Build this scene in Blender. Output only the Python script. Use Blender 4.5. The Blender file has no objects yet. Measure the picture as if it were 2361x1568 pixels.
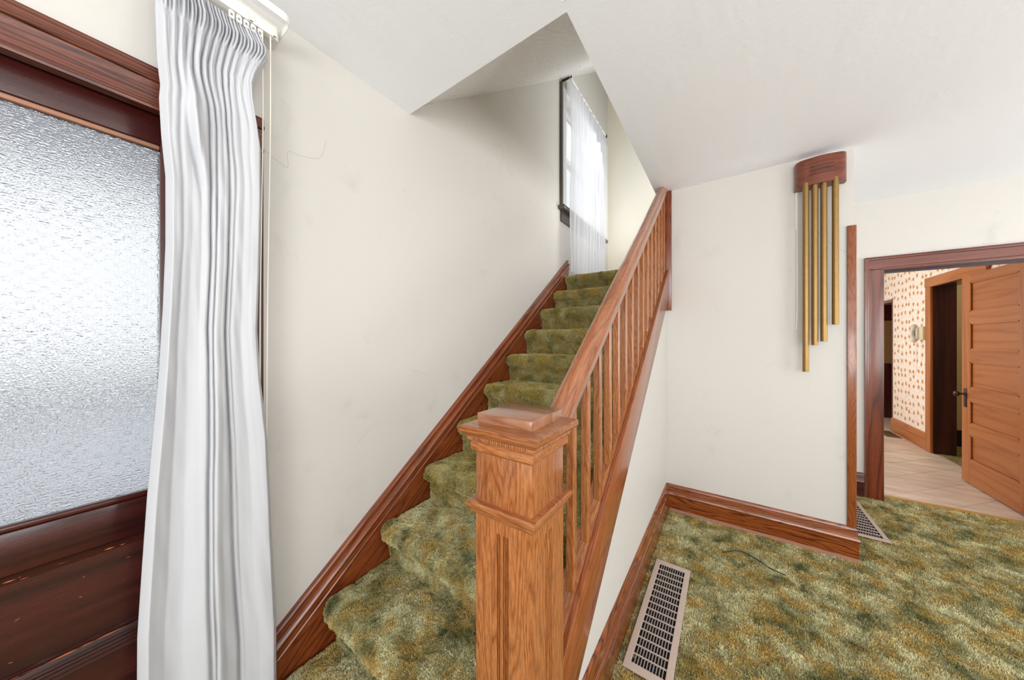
import bpy, bmesh, math, random
import numpy as np
from mathutils import Vector, Matrix, noise as mnoise
random.seed(7)
C = bpy.context.scene
COL = C.collection
PI = math.pi

# ---------------------------------------------------------------- camera, world, lights, exposure
YAW = 0.6061
cam_d = bpy.data.cameras.new('camera'); cam = bpy.data.objects.new('camera', cam_d); COL.objects.link(cam)
cam.location = (0, 0, 1.36)
cam.rotation_euler = (PI/2, 0, YAW-PI/2)
cam_d.sensor_width = 36; cam_d.lens = 716.0/2361*36
cam_d.shift_y = 0.0; cam_d.clip_start = 0.02
C.camera = cam
C.view_settings.view_transform = 'Standard'; C.view_settings.look = 'None'
C.view_settings.gamma = 1; C.view_settings.use_curve_mapping = False
C.view_settings.exposure = -0.20
C.cycles.use_denoising = True
C.cycles.max_bounces = 10; C.cycles.diffuse_bounces = 6; C.cycles.glossy_bounces = 4
C.cycles.transmission_bounces = 8; C.cycles.transparent_max_bounces = 12
C.cycles.sample_clamp_indirect = 6; C.cycles.caustics_refractive = False; C.cycles.caustics_reflective = False

W = bpy.data.worlds.new('sky'); C.world = W; W.use_nodes = True
bg = W.node_tree.nodes['Background']
bg.inputs[0].default_value = (0.94, 0.965, 1.0, 1); bg.inputs[1].default_value = 1.16

def area(name, loc, rot, sx, sy, power, col=(1, 1, 1)):
    d = bpy.data.lights.new(name, 'AREA'); d.shape = 'RECTANGLE'; d.size = sx; d.size_y = sy
    d.energy = power; d.color = col
    o = bpy.data.objects.new(name, d); COL.objects.link(o); o.location = loc; o.rotation_euler = rot
    return o
# daylight entering through the windows behind and to the right of the camera
DAY = (1.0, 0.99, 0.975)
UP = math.radians(38)      # tilt added to brighten the ceiling, an assumed bounce off the ground outside
area('daylight_front_window', (-2.44, -1.55, 1.45), (0, -PI/2-UP, 0), 1.6, 2.2, 122, DAY)
area('daylight_front_window', (-2.44, 0.35, 1.55), (0, -PI/2-UP, 0), 1.5, 0.9, 46, DAY)
area('daylight_side_window', (-0.4, -3.64, 1.45), (PI/2+UP, 0, 0), 2.2, 1.6, 84, DAY)
area('daylight_side_window', (2.4, -3.64, 1.45), (PI/2+UP, 0, 0), 1.6, 1.6, 62, DAY)
# daylight entering the stair window and kitchen; upper hall and inner room fills added
area('daylight_stair_window', (3.5, 1.66, 3.4), (-PI/2+.6, 0, -.5), 1.0, 1.0, 8, (1, 0.99, 0.98))
area('fill_upper_hall', (3.45, 0.0, 2.6), (PI/2+.95, 0, .4), 1.0, 1.1, 40, (1, 0.985, 0.96))  # unseen light added to brighten the soffit and stairwell
area('daylight_kitchen_window', (6.0, 0.42, 1.5), (-PI/2, 0, 0), 1.8, 1.3, 52, (1.0, 0.95, 0.87))
area('inner_room_fill', (5.6, -2.9, 2.55), (0, 0, 0), .4, .4, 9, (1.0, 0.88, 0.7))  # unseen light added so the beige wall is lit

# ---------------------------------------------------------------- material helpers
def nmat(name):
    m = bpy.data.materials.new(name); m.use_nodes = True
    nt = m.node_tree; b = nt.nodes['Principled BSDF']
    return m, nt, b
def N(nt, typ, **kw):
    n = nt.nodes.new(typ)
    for k, v in kw.items():
        if k.startswith('i_'):
            n.inputs[k[2:].replace('_', ' ')].default_value = v
        else: setattr(n, k, v)
    return n
def L(nt, a, b): nt.links.new(a, b)
def ramp(nt, fac, stops):
    r = nt.nodes.new('ShaderNodeValToRGB'); el = r.color_ramp.elements
    el[0].position = stops[0][0]; el[0].color = (*stops[0][1], 1)
    el[1].position = stops[-1][0]; el[1].color = (*stops[-1][1], 1)
    for p, c in stops[1:-1]:
        e = el.new(p); e.color = (*c, 1)
    L(nt, fac, r.inputs[0]); return r.outputs[0]
def mix(nt, fac, a, b, mode='MIX'):
    n = nt.nodes.new('ShaderNodeMix'); n.data_type = 'RGBA'; n.blend_type = mode
    for sock, v in ((n.inputs[0], fac), (n.inputs[6], a), (n.inputs[7], b)):
        if hasattr(v, 'is_linked'): L(nt, v, sock)
        elif isinstance(v, (int, float)): sock.default_value = v
        else: sock.default_value = (*v, 1)
    return n.outputs[2]
def math_(nt, op, a, b=None, clamp=False):
    n = nt.nodes.new('ShaderNodeMath'); n.operation = op; n.use_clamp = clamp
    for i, v in enumerate((a, b)):
        if v is None: continue
        if hasattr(v, 'is_linked'): L(nt, v, n.inputs[i])
        else: n.inputs[i].default_value = v
    return n.outputs[0]
def noise_t(nt, vec, scale, detail=3, rough=.55, dist=0):
    n = nt.nodes.new('ShaderNodeTexNoise')
    n.inputs['Scale'].default_value = scale; n.inputs['Detail'].default_value = detail
    n.inputs['Roughness'].default_value = rough; n.inputs['Distortion'].default_value = dist
    if vec is not None: L(nt, vec, n.inputs['Vector'])
    return n
def mapping(nt, vec, rot=(0, 0, 0), scale=(1, 1, 1), loc=(0, 0, 0)):
    m = nt.nodes.new('ShaderNodeMapping')
    m.inputs['Rotation'].default_value = rot; m.inputs['Scale'].default_value = scale; m.inputs['Location'].default_value = loc
    L(nt, vec, m.inputs[0]); return m.outputs[0]
def bump(nt, b, h, strength=.3, dist=.01):
    n = nt.nodes.new('ShaderNodeBump'); n.inputs['Strength'].default_value = strength; n.inputs['Distance'].default_value = dist
    L(nt, h, n.inputs['Height']); L(nt, n.outputs[0], b.inputs['Normal'])
def srgb(r, g, b):
    f = lambda c: c/12.92 if c <= .04045 else ((c+.055)/1.055)**2.4
    return (f(r/255), f(g/255), f(b/255))

SLOPE_A = math.atan(.757)
ROT = {'x': (0, 0, 0), 'y': (0, 0, -PI/2), 'z': (0, PI/2, 0), 's': (0, SLOPE_A, 0)}
_wc = {}
def wood(key, light, mid, dark, axis='x', bands=9, bandw=.55, rough=.32, coat=.35, fine=1.0, grain=(.55, 9, 9), var=.12, pores=.5, sk=.5):
    nm = 'wood_%s_%s' % (key, axis)
    if nm in _wc: return _wc[nm]
    m, nt, b = nmat(nm)
    tc = N(nt, 'ShaderNodeTexCoord'); oi = N(nt, 'ShaderNodeObjectInfo')
    v = mapping(nt, tc.outputs['Object'], rot=ROT[axis])
    sh = N(nt, 'ShaderNodeVectorMath', operation='ADD'); L(nt, v, sh.inputs[0])
    off = N(nt, 'ShaderNodeVectorMath', operation='SCALE'); off.inputs[0].default_value = (3.1, 1.7, 2.3); L(nt, math_(nt, 'MULTIPLY', oi.outputs['Random'], 5.0), off.inputs['Scale'])
    L(nt, off.outputs[0], sh.inputs[1]); v = sh.outputs[0]
    big = noise_t(nt, mapping(nt, v, scale=grain), 1.0, 2, .45)
    pp = math_(nt, 'PINGPONG', math_(nt, 'MULTIPLY', big.outputs[0], float(bands)), .5)
    ring = math_(nt, 'MULTIPLY', pp, 2.0)
    fines = noise_t(nt, mapping(nt, v, scale=(38*fine, 620*fine, 620*fine)), 1.0, 2, .6)
    streak = noise_t(nt, mapping(nt, v, scale=(3.5, 95, 95)), 1.0, 3, .65)
    c1 = ramp(nt, ring, [(0, dark), (bandw*.5, mid), (1, light)])
    c2 = mix(nt, math_(nt, 'MULTIPLY', streak.outputs[0], sk), c1, mid)
    pf = ramp(nt, fines.outputs[0], [(.36, (.42, .42, .42)), (.56, (1, 1, 1))])
    c3 = mix(nt, pores, c2, pf, 'MULTIPLY')
    hv = N(nt, 'ShaderNodeHueSaturation'); L(nt, c3, hv.inputs['Color'])
    L(nt, math_(nt, 'ADD', math_(nt, 'MULTIPLY', oi.outputs['Random'], 2*var), 1-var), hv.inputs['Value'])
    L(nt, hv.outputs[0], b.inputs['Base Color'])
    b.inputs['Roughness'].default_value = rough
    b.inputs['Coat Weight'].default_value = coat; b.inputs['Coat Roughness'].default_value = .14
    b.inputs['Specular IOR Level'].default_value = .45
    bump(nt, b, math_(nt, 'ADD', fines.outputs[0], math_(nt, 'MULTIPLY', ring, .3)), .18, .002)
    _wc[nm] = m; return m
def oak(axis): return wood('oak', srgb(180, 118, 70), srgb(164, 98, 52), srgb(128, 70, 34), axis, bands=19, bandw=.6, rough=.3, coat=.55, grain=(1.5, 13, 13), pores=.8, sk=.6)
def redoak(axis): return wood('red_oak', srgb(160, 88, 38), srgb(134, 66, 26), srgb(58, 22, 9), axis, bands=17, bandw=.75, rough=.25, coat=.6, grain=(1.3, 12, 12), sk=.35)
def railoak(axis): return wood('stair_oak', srgb(156, 90, 48), srgb(140, 75, 36), srgb(112, 56, 25), axis, bands=16, bandw=.6, rough=.28, coat=.55, grain=(1.5, 13, 13))
def stringwood(axis): return wood('stair_string', srgb(146, 76, 38), srgb(122, 58, 27), srgb(84, 35, 15), axis, bands=10, bandw=.7, rough=.25, coat=.6, grain=(1.3, 12, 12), sk=.6)
def handrailwood(axis): return wood('handrail_oak', srgb(174, 108, 66), srgb(158, 92, 52), srgb(130, 70, 36), axis, bands=9, bandw=.6, rough=.24, coat=.8, grain=(1.3, 12, 12), pores=.6, sk=.6)
def chimewood(axis): return wood('chime_walnut', srgb(132, 68, 42), srgb(116, 56, 34), srgb(92, 42, 25), axis, bands=5, bandw=.6, rough=.35, coat=.3, pores=.3)
def darkwood(axis): return wood('mahogany', srgb(78, 29, 24), srgb(58, 18, 15), srgb(34, 9, 8), axis, bands=4, rough=.3, coat=.4)
def casingwood(axis): return wood('casing', srgb(122, 66, 44), srgb(94, 46, 32), srgb(42, 17, 12), axis, bands=30, bandw=.8, rough=.35, coat=.2, grain=(.35, 12, 12), sk=.25)
def fir(axis): return wood('fir', srgb(184, 118, 62), srgb(174, 104, 50), srgb(152, 84, 36), axis, bands=4, rough=.38, coat=.15, pores=.25, sk=.6, var=.03)
def trimred(axis): return wood('stained_trim', srgb(128, 62, 38), srgb(104, 46, 27), srgb(60, 24, 14), axis, bands=5, rough=.24, coat=.6)

def paint(name, col, rough=.55, bs=.12, sc=60, smudge=0.0, stretch=None, bdist=.004):
    m, nt, b = nmat(name); tc = N(nt, 'ShaderNodeTexCoord')
    n1 = noise_t(nt, tc.outputs['Object'], sc, 4, .6)
    n2 = noise_t(nt, tc.outputs['Object'], 2.2, 4, .6)
    if smudge:
        n3 = noise_t(nt, tc.outputs['Object'], 5.5, 5, .6, .6)
        f = ramp(nt, n3.outputs[0], [(.60, (0, 0, 0)), (.78, (1, 1, 1))])
        base = mix(nt, math_(nt, 'MULTIPLY', f, smudge), col, tuple(c*.80 for c in col))
    else: base = col
    c = mix(nt, math_(nt, 'MULTIPLY', n2.outputs[0], .10), base, tuple(c*.86 for c in col))
    L(nt, c, b.inputs['Base Color']); b.inputs['Roughness'].default_value = rough
    h = n1.outputs[0]
    if stretch:
        n4 = noise_t(nt, mapping(nt, tc.outputs['Object'], rot=(0, 0, .5), scale=stretch), 1, 4, .6, .8)
        h = math_(nt, 'ADD', h, math_(nt, 'MULTIPLY', n4.outputs[0], 3))
    bump(nt, b, h, bs, bdist); return m
M_wall = paint('wall_cream_paint', srgb(206, 203, 198), smudge=.5)
M_ceil = paint('ceiling_white_paint', srgb(246, 249, 255), bs=.18, sc=45, stretch=(1.5, 6, 4))
M_soffit = paint('soffit_textured_plaster', srgb(240, 239, 236), bs=.75, sc=90, stretch=(10, 42, 10), bdist=.012)
M_beige = paint('beige_wall_paint', srgb(196, 178, 134))
M_upper = paint('stairwell_cream_paint', srgb(236, 232, 218), rough=.45)
M_dkbase = darkwood('x')

def simple(name, col, rough=.5, metal=0., coat=0., spec=.5, noise=.0):
    m, nt, b = nmat(name)
    tc = N(nt, 'ShaderNodeTexCoord'); n = noise_t(nt, tc.outputs['Object'], 35, 4, .6)
    L(nt, mix(nt, math_(nt, 'MULTIPLY', n.outputs[0], noise), col, tuple(c*.55 for c in col)), b.inputs['Base Color'])
    b.inputs['Roughness'].default_value = rough; b.inputs['Metallic'].default_value = metal
    b.inputs['Coat Weight'].default_value = coat; b.inputs['Specular IOR Level'].default_value = spec
    return m
M_brass = simple('aged_brass', srgb(160, 128, 78), .42, .8, noise=.6)
M_grille = simple('beige_enamel', srgb(188, 170, 158), .45, noise=.15)
M_bar = simple('grey_enamel_bars', srgb(150, 140, 134), .45, noise=.2)
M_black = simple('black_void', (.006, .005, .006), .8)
M_blackw = simple('black_rubber', (.012, .011, .012), .55)
M_wplastic = simple('white_plastic', srgb(232, 231, 226), .4)
M_wenamel = simple('white_enamel_rod', srgb(238, 237, 233), .3)
M_cord = simple('cream_cord', srgb(240, 235, 220), .7)
M_grey = simple('grey_phone_plastic', srgb(196, 190, 180), .4)
M_bronze = simple('dark_bronze', srgb(74, 62, 54), .35, .8, noise=.3)
M_crack = simple('hairline_crack', srgb(172, 167, 160), .9)
M_concrete = simple('porch_concrete', srgb(190, 192, 196), .9, noise=.2)
M_porchwhite = simple('porch_white_paint', srgb(206, 208, 214), .8)
M_porchrail = simple('porch_grey_rail', srgb(96, 98, 104), .8)
M_sashwhite = simple('white_sash_paint_and_sheen', srgb(225, 225, 222), .5)
M_darkcase = simple('dark_window_casing', srgb(74, 66, 62), .35, coat=.4, noise=.3)
M_tip = simple('tan_cable_tip', srgb(190, 160, 90), .6)
M_chip = simple('bare_wood_chip', srgb(190, 104, 56), .7, noise=.4)
M_shoe = simple('bare_pine_edge', srgb(168, 122, 100), .7, noise=.3)

def carpet_mat(name, olive=.0, strand=False):
    m, nt, b = nmat(name); tc = N(nt, 'ShaderNodeTexCoord'); v = tc.outputs['Object']
    n1 = noise_t(nt, v, 7.5, 3, .6, .4); n2 = noise_t(nt, v, 11, 3, .6, .3)
    g = ramp(nt, n1.outputs[0], [(.34, srgb(112, 118, 80)), (.50, srgb(190, 184, 140)), (.66, srgb(230, 227, 186))])
    o = ramp(nt, n2.outputs[0], [(.44, (0, 0, 0)), (.68, (1, 1, 1))])
    c = mix(nt, math_(nt, 'MULTIPLY', o, .85), g, srgb(204, 168, 88))
    if olive: c = mix(nt, olive, c, srgb(172, 152, 78))
    if strand:
        hi = N(nt, 'ShaderNodeHairInfo')
        f = ramp(nt, hi.outputs['Random'], [(.0, (.48, .49, .43)), (.3, (.8, .8, .76)), (1, (1.15, 1.15, 1.1))])
    else:
        n3 = noise_t(nt, v, 130, 4, .7)
        f = ramp(nt, n3.outputs[0], [(.30, (.22, .23, .2)), (.66, (.7, .7, .66))])
        bump(nt, b, n3.outputs[0], .8, .01)
    c = mix(nt, .9, c, f, 'MULTIPLY')
    L(nt, c, b.inputs['Base Color'])
    b.inputs['Roughness'].default_value = .9; b.inputs['Specular IOR Level'].default_value = .12
    return m
M_carpet = carpet_mat('green_gold_shag_carpet')
M_carpet_up = carpet_mat('olive_stair_carpet', .45)
M_strand = carpet_mat('green_gold_shag_yarn', 0, True)
M_strand_up = carpet_mat('olive_stair_yarn', .45, True)

def fabric(name, col, trans=.35, transp=0., bsc=900):
    m, nt, b = nmat(name); out = nt.nodes['Material Output']
    tc = N(nt, 'ShaderNodeTexCoord')
    wv = noise_t(nt, mapping(nt, tc.outputs['Object'], scale=(1, 1, 3.5)), bsc, 2, .5)
    b.inputs['Base Color'].default_value = (*col, 1); b.inputs['Roughness'].default_value = .85
    b.inputs['Specular IOR Level'].default_value = .15; b.inputs['Sheen Weight'].default_value = .15
    bump(nt, b, wv.outputs[0], .25, .001)
    t = N(nt, 'ShaderNodeBsdfTranslucent'); t.inputs[0].default_value = (*col, 1)
    mx = N(nt, 'ShaderNodeMixShader'); mx.inputs[0].default_value = trans
    L(nt, b.outputs[0], mx.inputs[1]); L(nt, t.outputs[0], mx.inputs[2]); o = mx.outputs[0]
    if transp:
        tp = N(nt, 'ShaderNodeBsdfTransparent'); tp.inputs[0].default_value = (1, 1, 1, 1)
        m2 = N(nt, 'ShaderNodeMixShader'); m2.inputs[0].default_value = transp
        L(nt, o, m2.inputs[1]); L(nt, tp.outputs[0], m2.inputs[2]); o = m2.outputs[0]
    L(nt, o, out.inputs['Surface']); return m
M_drape = fabric('white_drape_fabric', srgb(210, 212, 217), .22)
M_sheer = fabric('white_sheer_fabric', srgb(222, 224, 230), .36, .24)

def glass_mat():
    m, nt, b = nmat('patterned_glass'); tc = N(nt, 'ShaderNodeTexCoord'); v = tc.outputs['Object']
    wob = noise_t(nt, v, 70, 2, .5)
    vv = N(nt, 'ShaderNodeVectorMath', operation='MULTIPLY_ADD'); L(nt, wob.outputs['Color'], vv.inputs[0]); vv.inputs[1].default_value = (.012,)*3; L(nt, v, vv.inputs[2])
    # woven relief: short ribs that change direction from cell to cell, like basket work
    ws = []
    for ax in 'XZ':
        w_ = N(nt, 'ShaderNodeTexWave', wave_type='BANDS', bands_direction=ax); w_.inputs['Scale'].default_value = 42; w_.inputs['Distortion'].default_value = 3.0
        w_.inputs['Detail'].default_value = 1; w_.inputs['Detail Scale'].default_value = 5; L(nt, vv.outputs[0], w_.inputs[0]); ws.append(w_.outputs[1])
    sep = N(nt, 'ShaderNodeSeparateXYZ'); L(nt, vv.outputs[0], sep.inputs[0])
    cx_ = math_(nt, 'SINE', math_(nt, 'MULTIPLY', sep.outputs[0], 190.)); cz_ = math_(nt, 'SINE', math_(nt, 'MULTIPLY', sep.outputs[2], 190.))
    ck = math_(nt, 'ADD', math_(nt, 'MULTIPLY', math_(nt, 'MULTIPLY', cx_, cz_), 2.5), .5, clamp=True)
    woven = math_(nt, 'ADD', math_(nt, 'MULTIPLY', ws[0], ck), math_(nt, 'MULTIPLY', ws[1], math_(nt, 'SUBTRACT', 1.0, ck)))
    ng = noise_t(nt, v, 210, 2, .5, 1.2)
    h = math_(nt, 'ADD', math_(nt, 'MULTIPLY', woven, 1.2), math_(nt, 'MULTIPLY', ng.outputs[0], .35))
    b.inputs['Base Color'].default_value = (.99, .995, 1, 1)
    b.inputs['Transmission Weight'].default_value = 1; b.inputs['Roughness'].default_value = .2; b.inputs['IOR'].default_value = 1.45
    bump(nt, b, h, .27, .0045); return m
M_glass = glass_mat()
def pane_mat():
    m, nt, b = nmat('window_glass'); out = nt.nodes['Material Output']
    tp = N(nt, 'ShaderNodeBsdfTransparent'); gl = N(nt, 'ShaderNodeBsdfGlossy'); gl.inputs['Roughness'].default_value = .03
    mx = N(nt, 'ShaderNodeMixShader'); mx.inputs[0].default_value = .05; L(nt, tp.outputs[0], mx.inputs[1]); L(nt, gl.outputs[0], mx.inputs[2])
    L(nt, mx.outputs[0], out.inputs[0]); return m
M_pane = pane_mat()

def wallpaper():
    m, nt, b = nmat('floral_wallpaper'); tc = N(nt, 'ShaderNodeTexCoord')
    v = mapping(nt, tc.outputs['Object'], scale=(1, 1, 1))
    sep = N(nt, 'ShaderNodeSeparateXYZ'); L(nt, v, sep.inputs[0])
    cmb = N(nt, 'ShaderNodeCombineXYZ'); L(nt, math_(nt, 'ADD', sep.outputs[0], sep.outputs[1]), cmb.inputs[0]); L(nt, sep.outputs[2], cmb.inputs[1])
    vo = N(nt, 'ShaderNodeTexVoronoi', voronoi_dimensions='2D'); vo.inputs['Scale'].default_value = 9; vo.inputs['Randomness'].default_value = .45
    nz = noise_t(nt, cmb.outputs[0], 45, 2, .5)
    va = N(nt, 'ShaderNodeVectorMath', operation='MULTIPLY_ADD'); L(nt, nz.outputs['Color'], va.inputs[0]); va.inputs[1].default_value = (.035, .035, 0); L(nt, cmb.outputs[0], va.inputs[2])
    L(nt, va.outputs[0], vo.inputs['Vector'])
    spot = ramp(nt, vo.outputs['Distance'], [(.20, (1, 1, 1)), (.30, (0, 0, 0))])
    core = ramp(nt, vo.outputs['Distance'], [(.08, (1, 1, 1)), (.16, (0, 0, 0))])
    vo2 = N(nt, 'ShaderNodeTexVoronoi', voronoi_dimensions='2D'); vo2.inputs['Scale'].default_value = 15; vo2.inputs['Randomness'].default_value = .8
    L(nt, mapping(nt, va.outputs[0], loc=(.37, .21, 0)), vo2.inputs['Vector'])
    leaf = ramp(nt, vo2.outputs['Distance'], [(.10, (1, 1, 1)), (.17, (0, 0, 0))])
    c = mix(nt, math_(nt, 'MULTIPLY', leaf, .55), srgb(240, 230, 220), srgb(166, 158, 150))
    c = mix(nt, spot, c, srgb(214, 172, 124)); c = mix(nt, core, c, srgb(176, 116, 76))
    L(nt, c, b.inputs['Base Color']); b.inputs['Roughness'].default_value = .6; return m
M_paper = wallpaper()
def tile_mat():
    m, nt, b = nmat('beige_stone_tile'); tc = N(nt, 'ShaderNodeTexCoord'); oi = N(nt, 'ShaderNodeObjectInfo')
    n = noise_t(nt, mapping(nt, tc.outputs['Object'], rot=(0, 0, -.81), scale=(16, 3, 3)), 1, 4, .6, .4)
    c = ramp(nt, n.outputs[0], [(.3, srgb(188, 166, 148)), (.7, srgb(222, 206, 190))])
    hv = N(nt, 'ShaderNodeHueSaturation'); L(nt, c, hv.inputs['Color']); L(nt, math_(nt, 'ADD', math_(nt, 'MULTIPLY', oi.outputs['Random'], .16), .92), hv.inputs['Value'])
    L(nt, hv.outputs[0], b.inputs['Base Color']); b.inputs['Roughness'].default_value = .4; return m
M_tile = tile_mat()
M_grout = simple('grey_tile_grout', srgb(182, 162, 146), .9)

# ---------------------------------------------------------------- mesh helpers
def wloc(o):
    v = Vector((0, 0, 0))
    while o is not None: v += o.location; o = o.parent
    return v
def mk(name, verts, faces, mat, parent=None, smooth=False, origin=None, bevel=0., auto=None):
    """verts in world coordinates; a top-level object gets its origin at the base centre"""
    a = np.array([tuple(v) for v in verts], float)
    if parent is not None: org = np.array(wloc(parent)); loc = Vector((0, 0, 0))
    else:
        org = np.array(origin if origin is not None else [(a[:, 0].min()+a[:, 0].max())/2, (a[:, 1].min()+a[:, 1].max())/2, a[:, 2].min()])
        loc = Vector(org)
    me = bpy.data.meshes.new(name); me.from_pydata((a-org).tolist(), [], faces)
    bm = bmesh.new(); bm.from_mesh(me)
    bmesh.ops.recalc_face_normals(bm, faces=bm.faces)
    if bevel:
        ed = [e for e in bm.edges if len(e.link_faces) == 2 and e.calc_face_angle(0) > .5]
        bmesh.ops.bevel(bm, geom=ed, offset=bevel, segments=2, profile=.5, affect='EDGES', clamp_overlap=True)
    bm.to_mesh(me); bm.free()
    if smooth:
        for p in me.polygons: p.use_smooth = True
        if auto: me.set_sharp_from_angle(angle=auto)
    me.materials.append(mat); me.update()
    o = bpy.data.objects.new(name, me); COL.objects.link(o)
    o.location = loc
    if parent is not None: o.parent = parent
    return o
def tag(o, label=None, cat=None, group=None, kind=None):
    if label: o['label'] = label
    if cat: o['category'] = cat
    if group: o['group'] = group
    if kind: o['kind'] = kind
    return o
def empty(name, loc, label, cat, group=None, kind=None):
    o = bpy.data.objects.new(name, None); COL.objects.link(o); o.location = loc; o.empty_display_size = .1
    return tag(o, label, cat, group, kind)
def boxv(x0, x1, y0, y1, z0, z1):
    v = [(x, y, z) for z in (z0, z1) for y in (y0, y1) for x in (x0, x1)]
    f = [(0, 2, 3, 1), (4, 5, 7, 6), (0, 1, 5, 4), (2, 6, 7, 3), (0, 4, 6, 2), (1, 3, 7, 5)]
    return v, f
def box(name, x0, x1, y0, y1, z0, z1, mat, parent=None, bevel=0., **k):
    v, f = boxv(x0, x1, y0, y1, z0, z1); return mk(name, v, f, mat, parent, bevel=bevel, smooth=bevel > 0, auto=.9 if bevel else None, **k)
def prism(name, poly, vec, mat, parent=None, bevel=0., smooth=False, **k):
    """poly: list of 3-D points; extruded by vec"""
    n = len(poly); v = [Vector(p) for p in poly]; v += [p+Vector(vec) for p in v]
    f = [tuple(range(n)), tuple(range(2*n-1, n-1, -1))] + [(i, (i+1) % n, n+(i+1) % n, n+i) for i in range(n)]
    return mk(name, v, f, mat, parent, bevel=bevel, smooth=smooth or bevel > 0, auto=.6 if (smooth or bevel) else None, **k)
def loft(name, rings, mat, parent=None, smooth=False, auto=.6, caps=True, **k):
    n = len(rings[0]); v = [p for r in rings for p in r]; f = []
    for i in range(len(rings)-1):
        for j in range(n): f.append((i*n+j, i*n+(j+1) % n, (i+1)*n+(j+1) % n, (i+1)*n+j))
    if caps: f += [tuple(range(n-1, -1, -1)), tuple(range((len(rings)-1)*n, len(rings)*n))]
    return mk(name, v, f, mat, parent, smooth=smooth, auto=auto, **k)
def tube(name, pts, r, mat, parent=None, seg=10, rads=None, **k):
    pts = [Vector(p) for p in pts]; rings = []
    up = Vector((0, 0, 1)); prev = None
    for i, p in enumerate(pts):
        t = (pts[min(i+1, len(pts)-1)]-pts[max(i-1, 0)]).normalized()
        if prev is None:
            a = t.cross(up); a = a if a.length > .05 else t.cross(Vector((1, 0, 0)))
        else: a = prev - t*prev.dot(t)
        a.normalize(); b = t.cross(a); prev = a
        rr = rads[i] if rads else r
        rings.append([p+a*rr*math.cos(q)+b*rr*math.sin(q) for q in [2*PI*j/seg for j in range(seg)]])
    return loft(name, rings, mat, parent, smooth=True, auto=.9, **k)
def spline(pts, n=8):
    P = [Vector(p) for p in pts]; P = [P[0]*2-P[1]] + P + [P[-1]*2-P[-2]]; out = []
    for i in range(1, len(P)-2):
        for k in range(n):
            t = k/n; a, b, c, d = P[i-1:i+3]
            out.append(.5*((2*b)+(c-a)*t+(2*a-5*b+4*c-d)*t*t+(3*b-a-3*c+d)*t**3))
    return out+[P[-2]]
def holed(name, outer, holes, fn, vec, mat, **k):
    """flat polygon with holes (2-D loops mapped by fn to 3-D) extruded by vec, one mesh"""
    bm = bmesh.new(); edges = []
    for loop in [outer]+holes:
        vs = [bm.verts.new(fn(*p)) for p in loop]
        edges += [bm.edges.new((vs[i], vs[(i+1) % len(vs)])) for i in range(len(vs))]
    bmesh.ops.triangle_fill(bm, use_beauty=True, use_dissolve=False, edges=edges)
    r = bmesh.ops.extrude_face_region(bm, geom=list(bm.faces))
    bmesh.ops.translate(bm, vec=Vector(vec), verts=[e for e in r['geom'] if isinstance(e, bmesh.types.BMVert)])
    bm.verts.index_update()
    v = [tuple(x.co) for x in bm.verts]; f = [tuple(x.index for x in fc.verts) for fc in bm.faces]; bm.free()
    return mk(name, v, f, mat, **k)
def fbm(p, o=3):
    s, a = 0., 1.
    q = Vector(p)
    for _ in range(o): s += a*mnoise.noise(q); q = q*2.03+Vector((3.1, 1.7, 5.2)); a *= .5
    return s
def pile(p, amp=1.):
    """height of the carpet pile in metres at a point"""
    q = Vector(p)
    h = .0045*fbm(q*22, 3)+.0035*mnoise.noise(q*75)+.002*mnoise.noise(q*150)
    c = abs(mnoise.noise(q*9+Vector((7, 3, 1)))+.5*mnoise.noise(q*24))
    if c < .075: h -= .013*(1-c/.075)**1.2*max(0, min(1, .6+2*mnoise.noise(q*5)))
    return h*amp

HC = 2.554            # ceiling height
YL = 1.38             # the long wall with front door and stair
XC = 2.775            # the wall with the door chimes
def soff(x): return 2.652+.777*(x-1.128)
S = 'structure'

# ---------------------------------------------------------------- walls, ceiling, floor
d1 = [(-.64, -.02), (.285, -.02), (.285, 2.037), (-.64, 2.037)]
hw = [(2.94, 2.70), (4.16, 2.70), (4.16, 3.90), (2.94, 3.90)]
out = [(-2.4, -.05), (-.64, -.05), (-.64, 2.037), (.285, 2.037), (.285, -.05), (4.37, -.05), (4.37, soff(4.37)+.03), (1.04, soff(1.04)+.02), (-2.4, HC+.05)]
tag(holed('wall_left', out, [hw], lambda x, z: (x, YL, z), (0, .15, 0), M_wall),
    'long cream plaster wall with front door, curtain and carpeted stairs', 'wall', kind=S)
tag(holed('wall_back', [(-.64, -.05), (.405, -.05), (.405, HC+.05), (-.64, HC+.05)], [], lambda y, z: (XC, y, z), (.12, 0, 0), M_wall),
    'short cream wall carrying the brass door chimes', 'wall', kind=S)
tag(box('wall_passage', XC+.12, 3.95, -.64, -.52, -.05, HC+.05, M_wall), 'cream wall around the corner behind the door chimes', 'wall', kind=S)
tag(holed('wall_far', [(-3.6, -.05), (-1.905, -.05), (-1.905, 1.96), (-1.075, 1.96), (-1.075, -.05), (-.52, -.05), (-.52, 2.70), (-3.6, 2.70)], [],
    lambda y, z: (3.95, y, z), (.13, 0, 0), M_wall), 'cream wall holding the brown cased kitchen doorway', 'wall', kind=S)
# wall under the stair string
mS, cS = .765, -.40
tag(prism('wall_stair', [(.70, .405, -.05), (2.78, .405, -.05), (2.78, .405, mS*2.78+cS+.1), (.70, .405, mS*.70+cS+.1)], (0, .05, 0), M_wall),
    'cream triangular wall below the stair string beside the long register', 'wall', kind=S)
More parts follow.
